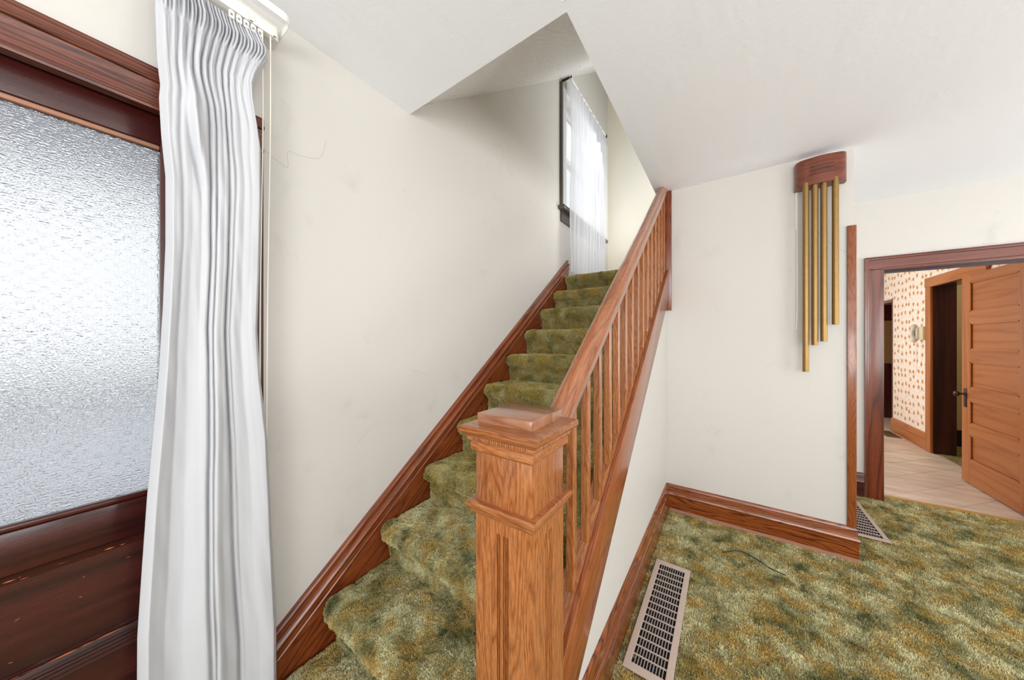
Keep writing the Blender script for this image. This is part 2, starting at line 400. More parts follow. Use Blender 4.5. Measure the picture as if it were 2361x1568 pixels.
# unseen room sides: front wall and right wall with window openings
def wins(*w): return [[(a, c), (b, c), (b, d), (a, d)] for a, b, c, d in w]
tag(holed('wall_front', [(-3.6, -.05), (YL, -.05), (YL, HC+.05), (-3.6, HC+.05)], wins((-2.65, -.45, .65, 2.25), (-.1, .8, .8, 2.3)),
    lambda y, z: (-2.4, y, z), (-.15, 0, 0), M_wall), 'cream front room wall with two window openings', 'wall', kind=S)
tag(holed('wall_right', [(-2.4, -.05), (3.95, -.05), (3.95, HC+.05), (-2.4, HC+.05)], wins((-1.5, .7, .65, 2.25), (1.6, 3.2, .65, 2.25)),
    lambda x, z: (x, -3.6, z), (0, -.15, 0), M_wall), 'cream side wall with two wide window openings', 'wall', kind=S)
# ceiling with the stair opening
tag(holed('ceiling', [(-2.4, -3.6), (4.0, -3.6), (4.0, .48), (1.042, .48), (1.042, YL+.05), (-2.4, YL+.05)], [],
    lambda x, y: (x, y, HC), (0, 0, .05), M_ceil), 'smooth white painted ceiling cut out over the staircase', 'ceiling', kind=S)
tag(prism('ceiling_sloped', [(1.042, .40, soff(1.042)), (4.40, .40, soff(4.40)), (4.40, .40, soff(4.40)+.06), (1.042, .40, soff(1.042)+.06)], (0, 1.1, 0), M_soffit),
    'sloping rough textured plaster ceiling above the stairs', 'ceiling', kind=S)
tag(holed('wall_stairwell', [(1.0, HC+.05), (2.80, HC+.05), (2.80, 1.6), (4.37, 1.6), (4.37, soff(4.37)), (1.0, soff(1.0))], [[(3.0, 2.02), (4.2, 2.02), (4.2, 4.0), (3.0, 4.0)]],  # opening added to let the upper hall fill light in
    lambda x, z: (x, .40, z), (0, .08, 0), M_upper), 'cream inner wall of the upper stairwell', 'wall', kind=S)
tag(box('wall_landing', 4.35, 4.45, .40, 1.5, 1.8, 5.3, M_upper), 'pale cream wall at the top of the stairs past the sheer curtain', 'wall', kind=S)

def carpet_sheet(name, xs, ys, z, mat, amp=1., parent=None, fine=None):
    v = []; nx, ny = len(xs), len(ys)
    for x in xs:
        for y in ys:
            inside = fine is None or (fine[0] <= x <= fine[1] and fine[2] <= y <= fine[3])
            v.append((x, y, z+(pile((x, y, z), amp) if inside else 0)))
    f = [(i*ny+j, (i+1)*ny+j, (i+1)*ny+j+1, i*ny+j+1) for i in range(nx-1) for j in range(ny-1)]
    return mk(name, v, f, mat, parent, smooth=True)
RNG = np.random.default_rng(5)
HOLES = [(1.322, 2.074, .180, .353), (3.124, 3.876, -.891, -.704), (2.76, 2.9, -.655, .405), (3.93, 4.1, -1.09, -.9)]
def shag(par, n, length, rad, mat, region=None, lean=.6, gap=.04):
    """yarn strands of a shag carpet standing on the faces of a mesh: one curves object"""
    me = par.data; org = np.array(wloc(par))
    nv, nf = len(me.vertices), len(me.polygons)
    V = np.empty(nv*3); me.vertices.foreach_get('co', V); V = V.reshape(-1, 3)
    F = np.empty(nf*4, int); me.polygons.foreach_get('vertices', F); F = F.reshape(-1, 4)
    Nn = np.empty(nf*3); me.polygons.foreach_get('normal', Nn); Nn = Nn.reshape(-1, 3)
    A = np.empty(nf); me.polygons.foreach_get('area', A)
    if region:
        cw = V[F].mean(1)+org; A = A*((cw[:, 0] > region[0])*(cw[:, 0] < region[1])*(cw[:, 1] > region[2])*(cw[:, 1] < region[3]))
        for hx0, hx1, hy0, hy1 in HOLES: A = A*(1-(cw[:, 0] > hx0)*(cw[:, 0] < hx1)*(cw[:, 1] > hy0)*(cw[:, 1] < hy1))
    # the yarn grows in clumps with thin partings between them
    cn = V[F].mean(1)+org; m = A > 0
    cl = np.zeros(nf); cl[m] = [mnoise.noise((x*26, y*26, z*26))+.6*mnoise.noise((x*58, y*58, z*58)) for x, y, z in cn[m]]
    A = A*np.clip(.62+cl*1.7, gap, 1.)
    idx = RNG.choice(nf, n, p=A/A.sum()); q = V[F[idx]]
    a, b_ = RNG.random((n, 1)), RNG.random((n, 1))
    root = (q[:, 0]*(1-a)+q[:, 1]*a)*(1-b_)+(q[:, 3]*(1-a)+q[:, 2]*a)*b_
    nr = Nn[idx]; nr = nr*np.sign((nr*np.array([-.5, 0, 1])).sum(1, keepdims=True)+1e-6)
    w = root+org
    sw = np.stack([np.sin(w[:, 0]*41+np.sin(w[:, 1]*29)*2), np.sin(w[:, 1]*37+np.sin(w[:, 0]*31+w[:, 2]*20)*2), np.sin(w[:, 0]*23+w[:, 2]*43)], 1)*.55+RNG.normal(0, .45, (n, 3))
    ln = length*RNG.uniform(.6, 1.15, (n, 1))
    d = nr+sw*lean; d /= np.linalg.norm(d, axis=1, keepdims=True)
    mid = root+nr*ln*.5+d*ln*.05; tip = mid+d*ln*.6
    P = np.stack([root-nr*.002, mid, tip], 1).reshape(-1, 3)
    hc = bpy.data.hair_curves.new('carpet_pile'); hc.add_curves([3]*n)
    hc.attributes['position'].data.foreach_set('vector', P.astype(np.float32).ravel())
    ra = hc.attributes.get('radius') or hc.attributes.new('radius', 'FLOAT', 'POINT')
    ra.data.foreach_set('value', np.tile(np.array([rad, rad, rad*.7], np.float32), n))
    hc.materials.append(mat)
    o = bpy.data.objects.new('carpet_pile', hc); COL.objects.link(o); o.parent = par; o['kind'] = 'stuff'
    return o
fx = np.concatenate([np.linspace(-2.4, .7, 6)[:-1], np.arange(.7, 4.06, .0085)])
fy = np.concatenate([np.linspace(-3.6, -2.1, 4)[:-1], np.arange(-2.1, .40, .0085), np.linspace(.41, YL, 5)])
tag(carpet_sheet('floor', fx, fy, 0, M_carpet, fine=(.7, 4.06, -2.1, .40)), 'mottled green and gold shag carpet covering the room floor', 'floor', kind=S)

shag(bpy.data.objects['floor'], 300000, .0085, .0011, M_strand, (.7, 4.055, -2.1, .385), .65, .08)

# ---------------------------------------------------------------- baseboards
def base_profile(t=1.): return [(0, 0), (.020*t, 0), (.020*t, .118), (.0235*t, .124), (.0255*t, .133), (.0225*t, .143), (.017*t, .147), (.0155*t, .152), (.0155*t, .188), (.012*t, .200), (.006, .207), (0, .208)]
def run(name, p0, p1, nrm, mat, mitre0=0, mitre1=0, prof=None, **k):
    """profile (out, up) swept along a straight horizontal run; mitre: +1 outside, -1 inside corner"""
    p0, p1, n = Vector(p0), Vector(p1), Vector(nrm); t = (p1-p0).normalized(); prof = prof or base_profile()
    r0 = [p0+n*a+Vector((0, 0, b))-t*a*mitre0 for a, b in prof]
    r1 = [p1+n*a+Vector((0, 0, b))+t*a*mitre1 for a, b in prof]
    return loft(name, [r0, r1], mat, smooth=True, auto=.5, **k)
b1 = tag(run('baseboard_back', (XC, .405, 0), (XC, -.64, 0), (-1, 0, 0), redoak('y'), -1, 1), 'red oak baseboard under the wall with the chimes', 'baseboard', kind=S)
box('shoe_strip', XC-.028, XC-.02, -.66, .38, .0, .024, M_shoe, b1)
tag(run('baseboard_passage', (XC, -.64, 0), (3.95, -.64, 0), (0, -1, 0), redoak('x'), 1, -1), 'oak baseboard turning the corner beside the small visible register', 'baseboard', kind=S)
tag(run('baseboard_stair', (.72, .405, 0), (XC, .405, 0), (0, -1, 0), redoak('x'), 0, -1), 'red oak baseboard along the foot of the stair wall', 'baseboard', kind=S)
tag(run('baseboard_far', (3.95, -.64, 0), (3.95, -.97, 0), (-1, 0, 0), darkwood('y'), -1, 0), 'short dark baseboard left of the kitchen doorway', 'baseboard', kind=S)
tag(run('baseboard_right', (3.95, -3.6, 0), (-2.4, -3.6, 0), (0, 1, 0), redoak('x'), -1, -1), 'oak baseboard below the side windows', 'baseboard', kind=S)

# corner guard strip on the chime wall's outer corner
cg = [(XC-.012, -.612), (XC-.004, -.610), (XC, -.612), (XC, -.641), (XC+.035, -.641), (XC+.035, -.652), (XC-.006, -.653), (XC-.012, -.648)]
tag(prism('trim_corner', [(x, y, .205) for x, y in cg], (0, 0, 1.862), railoak('z'), bevel=.0015),
    'worn varnished wooden corner guard strip right of the brass chimes', 'trim', kind=S)

# hairline cracks in the plaster
def crack(par, name, pts, w=.0006):
    v = []; f = []
    pts = spline(pts, 5)
    return tube(name, pts, w, M_crack, par, seg=4)
wb, wl = bpy.data.objects['wall_back'], bpy.data.objects['wall_left']
crack(wb, 'crack', [(XC, -.36, 2.13), (XC, -.44, 2.09), (XC, -.50, 2.03), (XC, -.56, 1.95), (XC, -.615, 1.90)])
crack(wl, 'crack', [(.415, YL, 2.05), (.45, YL, 2.03), (.487, YL, 2.02), (.487, YL, 2.08), (.53, YL, 2.085), (.60, YL, 2.11), (.625, YL, 2.19)])
crack(wl, 'crack', [(1.05, YL, 1.20), (1.10, YL, 1.185), (1.16, YL, 1.16)], .0005)
crack(wl, 'crack', [(.75, YL, .88), (.80, YL, .93), (.87, YL, .98)], .0005)

# ---------------------------------------------------------------- front door (left edge of the picture)
D = empty('door_1', (-.18, 1.42, 0), 'dark mahogany front door with a large patterned glass pane', 'door', kind=S)
box('stile', .165, .275, 1.40, 1.445, .01, 2.03, darkwood('z'), D, .002)
box('stile', -.63, -.52, 1.40, 1.445, .01, 2.03, darkwood('z'), D, .002)
box('top_rail', -.52, .165, 1.40, 1.445, 1.945, 2.03, darkwood('x'), D, .002)
box('lock_rail', -.52, .165, 1.40, 1.445, .80, .903, darkwood('x'), D, .002)
box('glazing_bead', -.52, .165, 1.402, 1.43, .903, .918, darkwood('x'), D, .004)
box('glazing_bead', -.52, .165, 1.405, 1.43, 1.932, 1.945, M_shoe, D, .003)
box('bottom_panel', -.53, .175, 1.418, 1.435, .54, .80, darkwood('x'), D)
prism('panel_moulding', [(-.52, 1.40, .80), (-.52, 1.418, .80), (-.52, 1.418, .772), (-.52, 1.414, .774), (-.52, 1.408, .786)], (.685, 0, 0), darkwood('x'), D, smooth=True)
lm = [(1.418, .548), (1.408, .546), (1.402, .538), (1.398, .536), (1.397, .530), (1.393, .529), (1.392, .523), (1.388, .522), (1.387, .515), (1.383, .514), (1.382, .506), (1.386, .500), (1.40, .497), (1.418, .497)]
prism('ledge_moulding', [(-.53, y, z) for y, z in lm], (.705, 0, 0), darkwood('x'), D, smooth=True)
box('lower_panel', -.53, .175, 1.414, 1.435, .16, .50, darkwood('x'), D)
box('bottom_rail', -.52, .165, 1.40, 1.445, .01, .17, darkwood('x'), D, .002)
for i in range(26):      # scratches and chips through the stain
    x = random.uniform(-.16, .13); k = random.random()
    if k < .35: z = .785+random.uniform(-.006, .006); y = 1.4085; ln = random.uniform(.008, .035)
    elif k < .6: z = .547; y = 1.4065; ln = random.uniform(.03, .08)
    else: z = random.uniform(.56, .76); y = 1.4178; ln = random.uniform(.003, .012)
    h = random.uniform(.0006, .0022) if k < .6 else random.uniform(.0005, .001); dz = random.uniform(-.3, .5)*ln*(k > .6)
    prism('chip', [(x, y, z), (x+ln*.5, y, z-h+dz*.5), (x+ln, y, z+dz), (x+ln*.45, y, z+h+dz*.5)], (0, -.0006, 0), M_chip, D)
pane = box('glass_pane', -.525, .17, 1.416, 1.422, .908, 1.94, M_glass, D)
# casing of the front door
K = empty('trim_1', (-.18, 1.37, 0), 'wide grained wooden casing around the front door', 'trim', kind=S)
box('casing_leg', .285, .405, 1.355, 1.381, 0, 2.03, darkwood('z'), K, .003)
box('casing_leg', -.76, -.64, 1.355, 1.381, 0, 2.03, darkwood('z'), K, .003)
hp = [(1.381, 2.024), (1.352, 2.024), (1.350, 2.030), (1.353, 2.036), (1.357, 2.037), (1.357, 2.100), (1.3555, 2.103), (1.349, 2.105), (1.346, 2.110), (1.348, 2.116), (1.353, 2.118), (1.353, 2.145), (1.381, 2.147)]
prism('casing_head', [(-.80, y, z) for y, z in hp], (1.205, 0, 0), casingwood('x'), K, smooth=True)
box('jamb', .278, .287, 1.381, 1.53, 0, 2.037, darkwood('z'), K)
box('jamb', -.642, -.633, 1.381, 1.53, 0, 2.037, darkwood('z'), K)
box('jamb', -.64, .285, 1.381, 1.53, 2.03, 2.04, darkwood('x'), K)
# the porch outside
tag(box('porch_floor', -4, 3, 1.53, 4.2, -.2, -.08, M_concrete), 'pale concrete porch floor outside the front door', 'floor', kind=S)
tag(box('porch_roof', -4, 2.6, 1.53, 3.3, 2.42, 2.5, M_porchwhite), 'white porch roof outside the front door glass', 'roof', kind=S)
R = empty('porch_railing', (-.5, 3.25, -.08), 'grey porch railing blurred behind the front door glass', 'railing')
box('top_rail', -4, 3, 3.2, 3.3, .98, 1.10, M_porchrail, R, .005)
box('bottom_rail', -4, 3, 3.22, 3.28, .05, .10, M_porchrail, R)
for i in range(5): box('post', -4+i*1.7, -3.9+i*1.7, 3.2, 3.3, -.08, 1.0, M_porchrail, R)
tag(box('ground_outside', -14, 12, 4.2, 22, -.6, -.5, simple('pale_ground', srgb(205, 208, 214), .9)), 'pale ground beyond the porch', 'ground', kind=S)

# ---------------------------------------------------------------- staircase
ST = empty('staircase', (1.7, .9, 0), 'straight flight of stairs in olive green shag carpet', 'staircase')
NX = lambda k: .596+.253*(k-1)
NZ = lambda k: .300+.1895*(k-1)
def step(k):
    x0, z1 = NX(k), NZ(k); z0 = NZ(k-1) if k > 0 else 0.; x1 = NX(k+1)+.075
    ds = .0075 if k < 6 else .010
    r = .046; prof = []
    for z in np.arange(z0-.01, z1-1.97*r, ds): prof.append((x0+.050-.014*(z-z0)/max(.05, (z1-z0)), z, -1, 0))
    cx, cz = x0+r, z1-r
    for q in np.linspace(-.8, 1, 18):
        a = PI-q*PI/2
        prof.append((cx+r*math.cos(a), cz+r*math.sin(a), math.cos(a), math.sin(a)))
    for x in np.arange(x0+r+ds, x1, ds): prof.append((x, z1, 0, 1))
    ys = np.arange(.437 if k < 10 else .485, 1.352, ds)
    if k == 0: ys = np.arange(.40, 1.352, ds)
    v = []
    for (x, z, nx, nz) in prof:
        for y in ys:
            e = max(0, 1-(ys[-1]-y)/.03); e2 = max(0, 1-(y-ys[0])/.02)
            d = pile((x, y, z+k*1.3), 1.15)-.014*(e*e+e2*e2)
            sag = .004*mnoise.noise((x*4, y*5, z*4))
            v.append((x+nx*d, y, z+nz*(d+sag)))
    ny = len(ys); f = [(i*ny+j, (i+1)*ny+j, (i+1)*ny+j+1, i*ny+j+1) for i in range(len(prof)-1) for j in range(ny-1)]
    return mk('step', v, f, M_carpet if k < 3 else M_carpet_up, ST, smooth=True)
tag(carpet_sheet('floor_landing', np.arange(3.15, 4.36, .02), np.arange(.485, 1.379, .02), NZ(10), M_carpet_up), 'olive carpet of the landing below the sheer curtain', 'floor', kind=S)
for k in range(11):
    so = step(k)
    shag(so, 90000 if k < 4 else 45000, .0058, .0008 if k < 4 else .0011, M_strand if k < 3 else M_strand_up, None, .5, .35)
# wall string (skirting up the long wall)
m1, c1 = .749, -.048
def zl(x, off=0): return m1*x+c1+off
box_pts = [(.412, 0), (.412, zl(.412, -.05)), (2.99, zl(2.99, -.05)), (2.99, zl(2.99, -.36)), (.93, 0)]
prism('wall_string', [(x, 1.354, z) for x, z in box_pts], (0, .026, 0), stringwood('s'), ST)
mp = [(0, 0), (.020, 0), (.024, -.006), (.024, -.014), (.019, -.019), (.019, -.028), (.031, -.034), (.036, -.042), (.034, -.050), (.030, -.056), (.0295, -.075), (.032, -.079), (.029, -.084), (0, -.084)]
sl = math.sqrt(1+m1*m1)
ra = [(.412, YL-a, zl(.412)+b*sl) for a, b in mp]; rb = [(2.99, YL-a, zl(2.99)+b*sl) for a, b in mp]
loft('string_moulding', [ra, rb], stringwood('s'), ST, smooth=True, auto=.5)

# ---------------------------------------------------------------- banister
BN = empty('banister', (1.7, .42, 0), 'varnished oak banister with square balusters beside the stairs', 'banister')
zs = lambda x, c: mS*x+c
XA, XB = .728, 2.752
def sloped(name, y0, y1, ca, cb, mat, x0=XA, x1=XB, bevel=0.):
    return prism(name, [(x0, y0, zs(x0, ca)), (x1, y0, zs(x1, ca)), (x1, y0, zs(x1, cb)), (x0, y0, zs(x0, cb))], (0, y1-y0, 0), mat, BN, bevel=bevel)
sloped('outer_string', .385, .405, -.418, -.184, railoak('s'), bevel=.002)
sloped('shoe_rail', .405, .462, -.212, -.185, oak('s'), bevel=.002)
sloped('inner_string', .440, .458, -.46, -.21, redoak('s'))
RB = .425   # underside of the handrail
hp = [(-.022, 0), (.022, 0), (.030, .004), (.0335, .012), (.0335, .040), (.0315, .046), (.0265, .050), (.0235, .055), (.0225, .063), (.018, .072), (.010, .077), (0, .079)]
hp = hp + [(-a, b) for a, b in hp[::-1] if a > 0 and b > 0][0:]
hp = [p for i, p in enumerate(hp) if p not in hp[:i]]
cyr = .4235
def hr(x): return [(x, cyr-a, zs(x, RB)+b*1.26) for a, b in hp]
xe = (HC+.02-RB-.05)/mS
loft('handrail', [hr(.70), hr(1.4), hr(2.1), hr(2.72)], handrailwood('s'), BN, smooth=True, auto=.5)
bx = [.8097+.1265*i for i in range(16)]
for i, x in enumerate(bx):
    w = .0300; c = .004; y0 = .406; x0, x1 = x, x+w*.85
    if x1 > 2.75: break
    pl = [(x0+c, y0), (x1-c, y0), (x1, y0+c), (x1, y0+w-c), (x1-c, y0+w), (x0+c, y0+w), (x0, y0+w-c), (x0, y0+c)]
    loft('baluster', [[(px, py, zs(px, -.186)) for px, py in pl], [(px, py, zs(px, RB+.012)) for px, py in pl]], oak('z'), BN)
    nx = bx[i+1] if i+1 < len(bx) else 2.75
    xa, xb = x1+.0005, min(nx-.0005, 2.75)
    if xb > xa+.02:
        prism('fillet', [(xa, .407, zs(xa, -.184)), (xb, .407, zs(xb, -.184)), (xb, .407, zs(xb, -.174)), (xa, .407, zs(xa, -.174))], (0, .028, 0), oak('s'), BN, bevel=.0015)
box('wall_post', 2.752, 2.775, .365, .482, 1.597, HC-.002, stringwood('z'), BN, .002)

# newel post
NW = empty('newel_post', (.655, .427, 0), 'square oak newel post with moulded cap at the stair foot', 'newel post')
nx0, nx1, ny0, ny1 = .576, .734, .348, .506; ncx, ncy = (nx0+nx1)/2, (ny0+ny1)/2; hw_ = .079
def plan(grooved):
    side = [(-hw_, -hw_)]
    if grooved:
        for gcen in (-.0135, -.0078, .0045, .0100, .0155):
            side += [(gcen-.0022, -hw_), (gcen-.0012, -hw_+.007), (gcen+.0012, -hw_+.007), (gcen+.0022, -hw_)]
    pts = []
    for q in range(4):
        c, s = round(math.cos(q*PI/2)), round(math.sin(q*PI/2))
        pts += [(ncx+c*a-s*b, ncy+s*a+c*b) for a, b in side]
    return pts
gpl = plan(True); npl = len(gpl)        # one mesh: reeded shaft with a plain block above the reeds
fv = [(x, y, 0) for x, y in gpl]+[(x, y, .908) for x, y in gpl]
ff = [tuple(range(npl)), tuple(range(2*npl-1, npl-1, -1))]+[(i, (i+1) % npl, npl+(i+1) % npl, npl+i) for i in range(npl)]
bv, bf = boxv(nx0, nx1, ny0, ny1, .908, .945)
mk('shaft', fv+bv, ff+[tuple(i+2*npl for i in q) for q in bf], oak('z'), NW)
box('neck', nx0, nx1, ny0, ny1, .945, 1.10, oak('z'), NW, .0015)
def sq(e, z): return [(nx0-e, ny0-e, z), (nx1+e, ny0-e, z), (nx1+e, ny1+e, z), (nx0-e, ny1+e, z)]
def lathe_sq(name, prof, mat): return loft(name, [sq(e, z) for e, z in prof], mat, NW, smooth=True, auto=.5)
lathe_sq('band_moulding', [(0, .940), (.006, .941), (.009, .946), (.010, .952), (.015, .956), (.018, .961), (.018, .968), (.014, .971), (0, .973)], oak('y'))
lathe_sq('bed_moulding', [(0, 1.087), (.004, 1.090), (.009, 1.095), (.0095, 1.109), (.008, 1.113), (.014, 1.118), (.016, 1.124), (.015, 1.128), (.0, 1.129)], oak('y'))
for q in range(4):        # little carved bead row under the cap
    for i in range(26):
        t = -.080+.160*(i+.5)/26; c, s = round(math.cos(q*PI/2)), round(math.sin(q*PI/2))
        a, b_ = t, -hw_-.016
        bx_, by_ = ncx+c*a-s*b_, ncy+s*a+c*b_
        o = box('carved_bead', bx_-.0024, bx_+.0024, by_-.0024, by_+.0024, 1.121, 1.129, oak('z'), NW, .001)
lathe_sq('cap', [(.006, 1.126), (.018, 1.128), (.024, 1.134), (.029, 1.140), (.030, 1.151), (.027, 1.154), (.004, 1.160)], oak('y'))
box('cap_plate', nx0+.002, nx1-.002, ny0+.002, ny1-.002, 1.157, 1.182, wood('cap_plate', srgb(160, 112, 82), srgb(146, 98, 70), srgb(120, 76, 52), 'y', bands=9, rough=.22, coat=.7, pores=.3), NW, .0015)

# ---------------------------------------------------------------- door chimes
CH = empty('door_chime', (2.72, -.48, 1.15), 'wall door chime with four long brass tubes and brown wooden housing', 'door chime')
y0, y1, dp = -.602, -.366, .088
pl = [(XC, y1), (XC-.030, y1)] + [(XC-.030-(dp-.030)*math.sin(t*PI/2)**.9, y1-.055*(1-math.cos(t*PI/2))) for t in np.linspace(.1, 1, 9)]
pl += [(XC-dp-.012*math.sin(PI*t), y1-.055+(y0+.055-y1+.055)*t) for t in np.linspace(.08, .92, 9)]
pl += [(XC-.030-(dp-.030)*math.sin(t*PI/2)**.9, y0+.055*(1-math.cos(t*PI/2))) for t in np.linspace(1, .1, 9)] + [(XC-.03, y0), (XC, y0)]
hz0, hz1 = 2.338, 2.508
loft('housing', [[(x, y, z) for x, y in pl] for z in (hz0, hz1)], chimewood('y'), CH, smooth=True, auto=.6)
for zg in (2.450, 2.425, 2.400):
    gp = [(XC-dp-.012*math.sin(PI*t)-.0006, y1-.055+(y0+.055-y1+.055)*t) for t in np.linspace(.06, .94, 9)]
    loft('groove', [[(x-.0006, y, zg-.0022), (x-.0006, y, zg+.0022), (x+.002, y, zg+.0022), (x+.002, y, zg-.0022)] for x, y in gp], darkwood('y'), CH)
for yc, zb in ((-.412, 1.158), (-.454, 1.328), (-.495, 1.352), (-.546, 1.456)):
    t = tube('chime_tube', [(2.70, yc, zb), (2.70, yc, 2.36)], .0158, M_brass, CH, seg=20)
    tube('tube_bore', [(2.70, yc, zb-.0006), (2.70, yc, zb+.001)], .0135, M_black, t, seg=16)
box('wire_cover', 2.768, 2.775, -.382, -.372, 2.10, 2.34, M_wplastic, CH)
tube('bell_wire', spline([(2.768, -.377, 2.33), (2.766, -.379, 2.0), (2.765, -.380, 1.62), (2.765, -.376, 1.46), (2.767, -.369, 1.43)], 6), .0032, M_cord, CH, seg=6)

# ---------------------------------------------------------------- floor registers
def register(x0, x1, y0, y1, label, z=.010, name='floor_register', m=(.034, .026)):
    G = empty(name, ((x0+x1)/2, (y0+y1)/2, 0), label, 'floor register', 'steel floor registers')
    holed('frame', [(x0, y0), (x1, y0), (x1, y1), (x0, y1)], [[(x0+m[0], y0+m[1]), (x1-m[0], y0+m[1]), (x1-m[0], y1-m[1]), (x0+m[0], y1-m[1])]], lambda x, y: (x, y, z), (0, 0, .007), M_grille, parent=G, bevel=.0015)
    box('duct', x0+m[0]-.005, x1-m[0]+.005, y0+m[1]-.005, y1-m[1]+.005, z-.010, z-.006, M_black, G)
    n = 15
    for i in range(1, n):
        x = x0+m[0]+(x1-x0-2*m[0])*i/n; box('cross_bar', x-.002, x+.002, y0+m[1], y1-m[1], z, z+.0055, M_grille, G)
    n = 11
    for i in range(1, n):
        y = y0+m[1]+(y1-y0-2*m[1])*i/n; box('louver', x0+m[0], x1-m[0], y-.0016, y+.0016, z-.004, z+.004, M_bar, G)
    return G
register(1.318, 2.078, .176, .357, 'long beige steel floor register beside the stair wall baseboard')
register(3.120, 3.880, -.895, -.70, 'floor register half hidden behind the corner of the chime wall')

cb = spline([(2.372, .022, .019), (2.40, -.008, .020), (2.44, -.05, .019), (2.445, -.086, .019), (2.418, -.138, .020), (2.370, -.196, .019), (2.348, -.24, .020), (2.339, -.275, .021)], 6)
CBo = tag(tube('loose_cable', cb, .0028, M_blackw, None, seg=8, origin=(2.4, -.1, .009)), 'short black cable lying loose on the green carpet', 'cable')
tube('cable_tip', [(2.339, -.275, .021), (2.335, -.287, .021)], .003, M_tip, CBo, seg=8)

# ---------------------------------------------------------------- curtain by the front door
def unp(u, y, Y):
    s_, c_ = math.sin(YAW), math.cos(YAW); r = (u-1180.5)/716; d = Y/(-r*c_+s_)
    return (r*s_+c_)*d, 1.36+(783-y)/716*d
def sil(pts, Y): return np.array(sorted([(unp(u, y, Y)[1], unp(u, y, Y)[0]) for u, y in pts]))
YC = 1.255
Lp = sil([(357, -260), (362, 0), (366, 120), (374, 185), (371, 215), (376, 300), (386, 400), (386, 560), (380, 700), (370, 860), (357, 1000), (343, 1150), (330, 1330), (320, 1480), (318, 1750)], YC)
Rp = sil([(600, 40), (624, 98), (622, 118), (605, 155), (588, 196), (590, 230), (600, 290), (607, 340), (607, 460), (604, 620), (599, 760), (606, 870), (621, 1000), (633, 1250), (643, 1430), (645, 1800)], YC)
def curtain_mesh():
    nz, ns = 230, 260; ztop, zbot = 2.398, .025; v = []
    # folds: valley lines (s at top, middle, bottom; width top, bottom; depth top, middle, bottom)
    gro = [(.10, .09, .10, .018, .05, .010, .002, .002), (.17, .15, .17, .014, .03, .018, .010, .002), (.25, .24, .30, .016, .07, .016, .003, .012), (.32, .34, .40, .014, .05, .020, .006, .003),
           (.41, .425, .455, .013, .013, .022, .024, .024), (.49, .475, .485, .012, .009, .020, .014, .012), (.56, .55, .56, .014, .03, .016, .003, .003), (.63, .605, .695, .013, .014, .020, .025, .026),
           (.70, .66, .74, .012, .02, .016, .010, .004), (.77, .78, .84, .020, .07, .014, .006, .010), (.86, .86, .93, .02, .04, .010, .003, .002)]
    for i in range(nz+1):
        t = i/nz; z = ztop+(zbot-ztop)*t
        xl = np.interp(z, Lp[:, 0], Lp[:, 1]); xr = np.interp(z, Rp[:, 0], Rp[:, 1])
        for j in range(ns+1):
            s = j/ns; h = .030
            xw = .055*mnoise.noise((s*3.5, z*6, 11))*math.exp(-((z-2.08)/.20)**2)
            wob = .022*mnoise.noise((s*2.5, z*2.6, 4.))*min(1, t*4+.2)
            for gi, (a, b, c, w0, w1, d0, d1, d2) in enumerate(gro):
                cs = a+(b-a)*t/.45 if t < .45 else b+(c-b)*(t-.45)/.55
                am = float(np.interp(t, (0, .06, .24, 1), (d0, d0*.85, d1*.62, d2*.8)))
                w = (w0+(w1-w0)*t)*1.25; q = abs(s+wob+xw+.006*mnoise.noise((gi*3.7, z*4, 2))-cs)/w
                h -= am*math.exp(-q**1.5)*(.8+.35*mnoise.noise((gi*2.1, z*2.4, 1.)))
            h += .010*math.sin(s*2*PI*2.2+1.+t)*t+.010*mnoise.noise((s*3.2, z*1.1, 9.))
            hd = max(0, 1-(ztop-z)/.15)            # gathered header
            fine = math.sin(s*2*PI*30+2.6*mnoise.noise((s*6, z*11, 0)))
            h += .0070*fine*min(1, hd*1.5)+.0014*fine*max(0, 1-(ztop-z)/.35)
            band = math.exp(-((ztop-z-.125)/.012)**2); h -= .006*band*(.4+.6*fine)
            h += .0022*mnoise.noise((s*12+z*4, z*7, 2.))
            k1 = math.exp(-((s-.30+.30*(z-1.98))/.05)**2-((z-1.97)/.12)**2); h += .020*k1
            k2 = math.exp(-((s-.27+.45*(z-1.90))/.03)**2-((z-1.88)/.08)**2); h -= .014*k2
            e = min(s, 1-s); h *= min(1, .25+e*14)
            fh = max(0, min(1, (z-2.22)/.15))
            v.append(((xl+(xr-xl)*s)*(1+.034*fh), YC+.035-h*1.15*(1-.25*fh)+.042*fh, z))
    n = ns+1; f = [(i*n+j, (i+1)*n+j, (i+1)*n+j+1, i*n+j+1) for i in range(nz) for j in range(ns)]
    return v, f
cv, cf = curtain_mesh()
cur = tag(mk('curtain', cv, cf, M_drape, smooth=True), 'long white gathered drape hanging beside the front door', 'curtain')
md = cur.modifiers.new('thickness', 'SOLIDIFY'); md.thickness = .0016; md.offset = 0
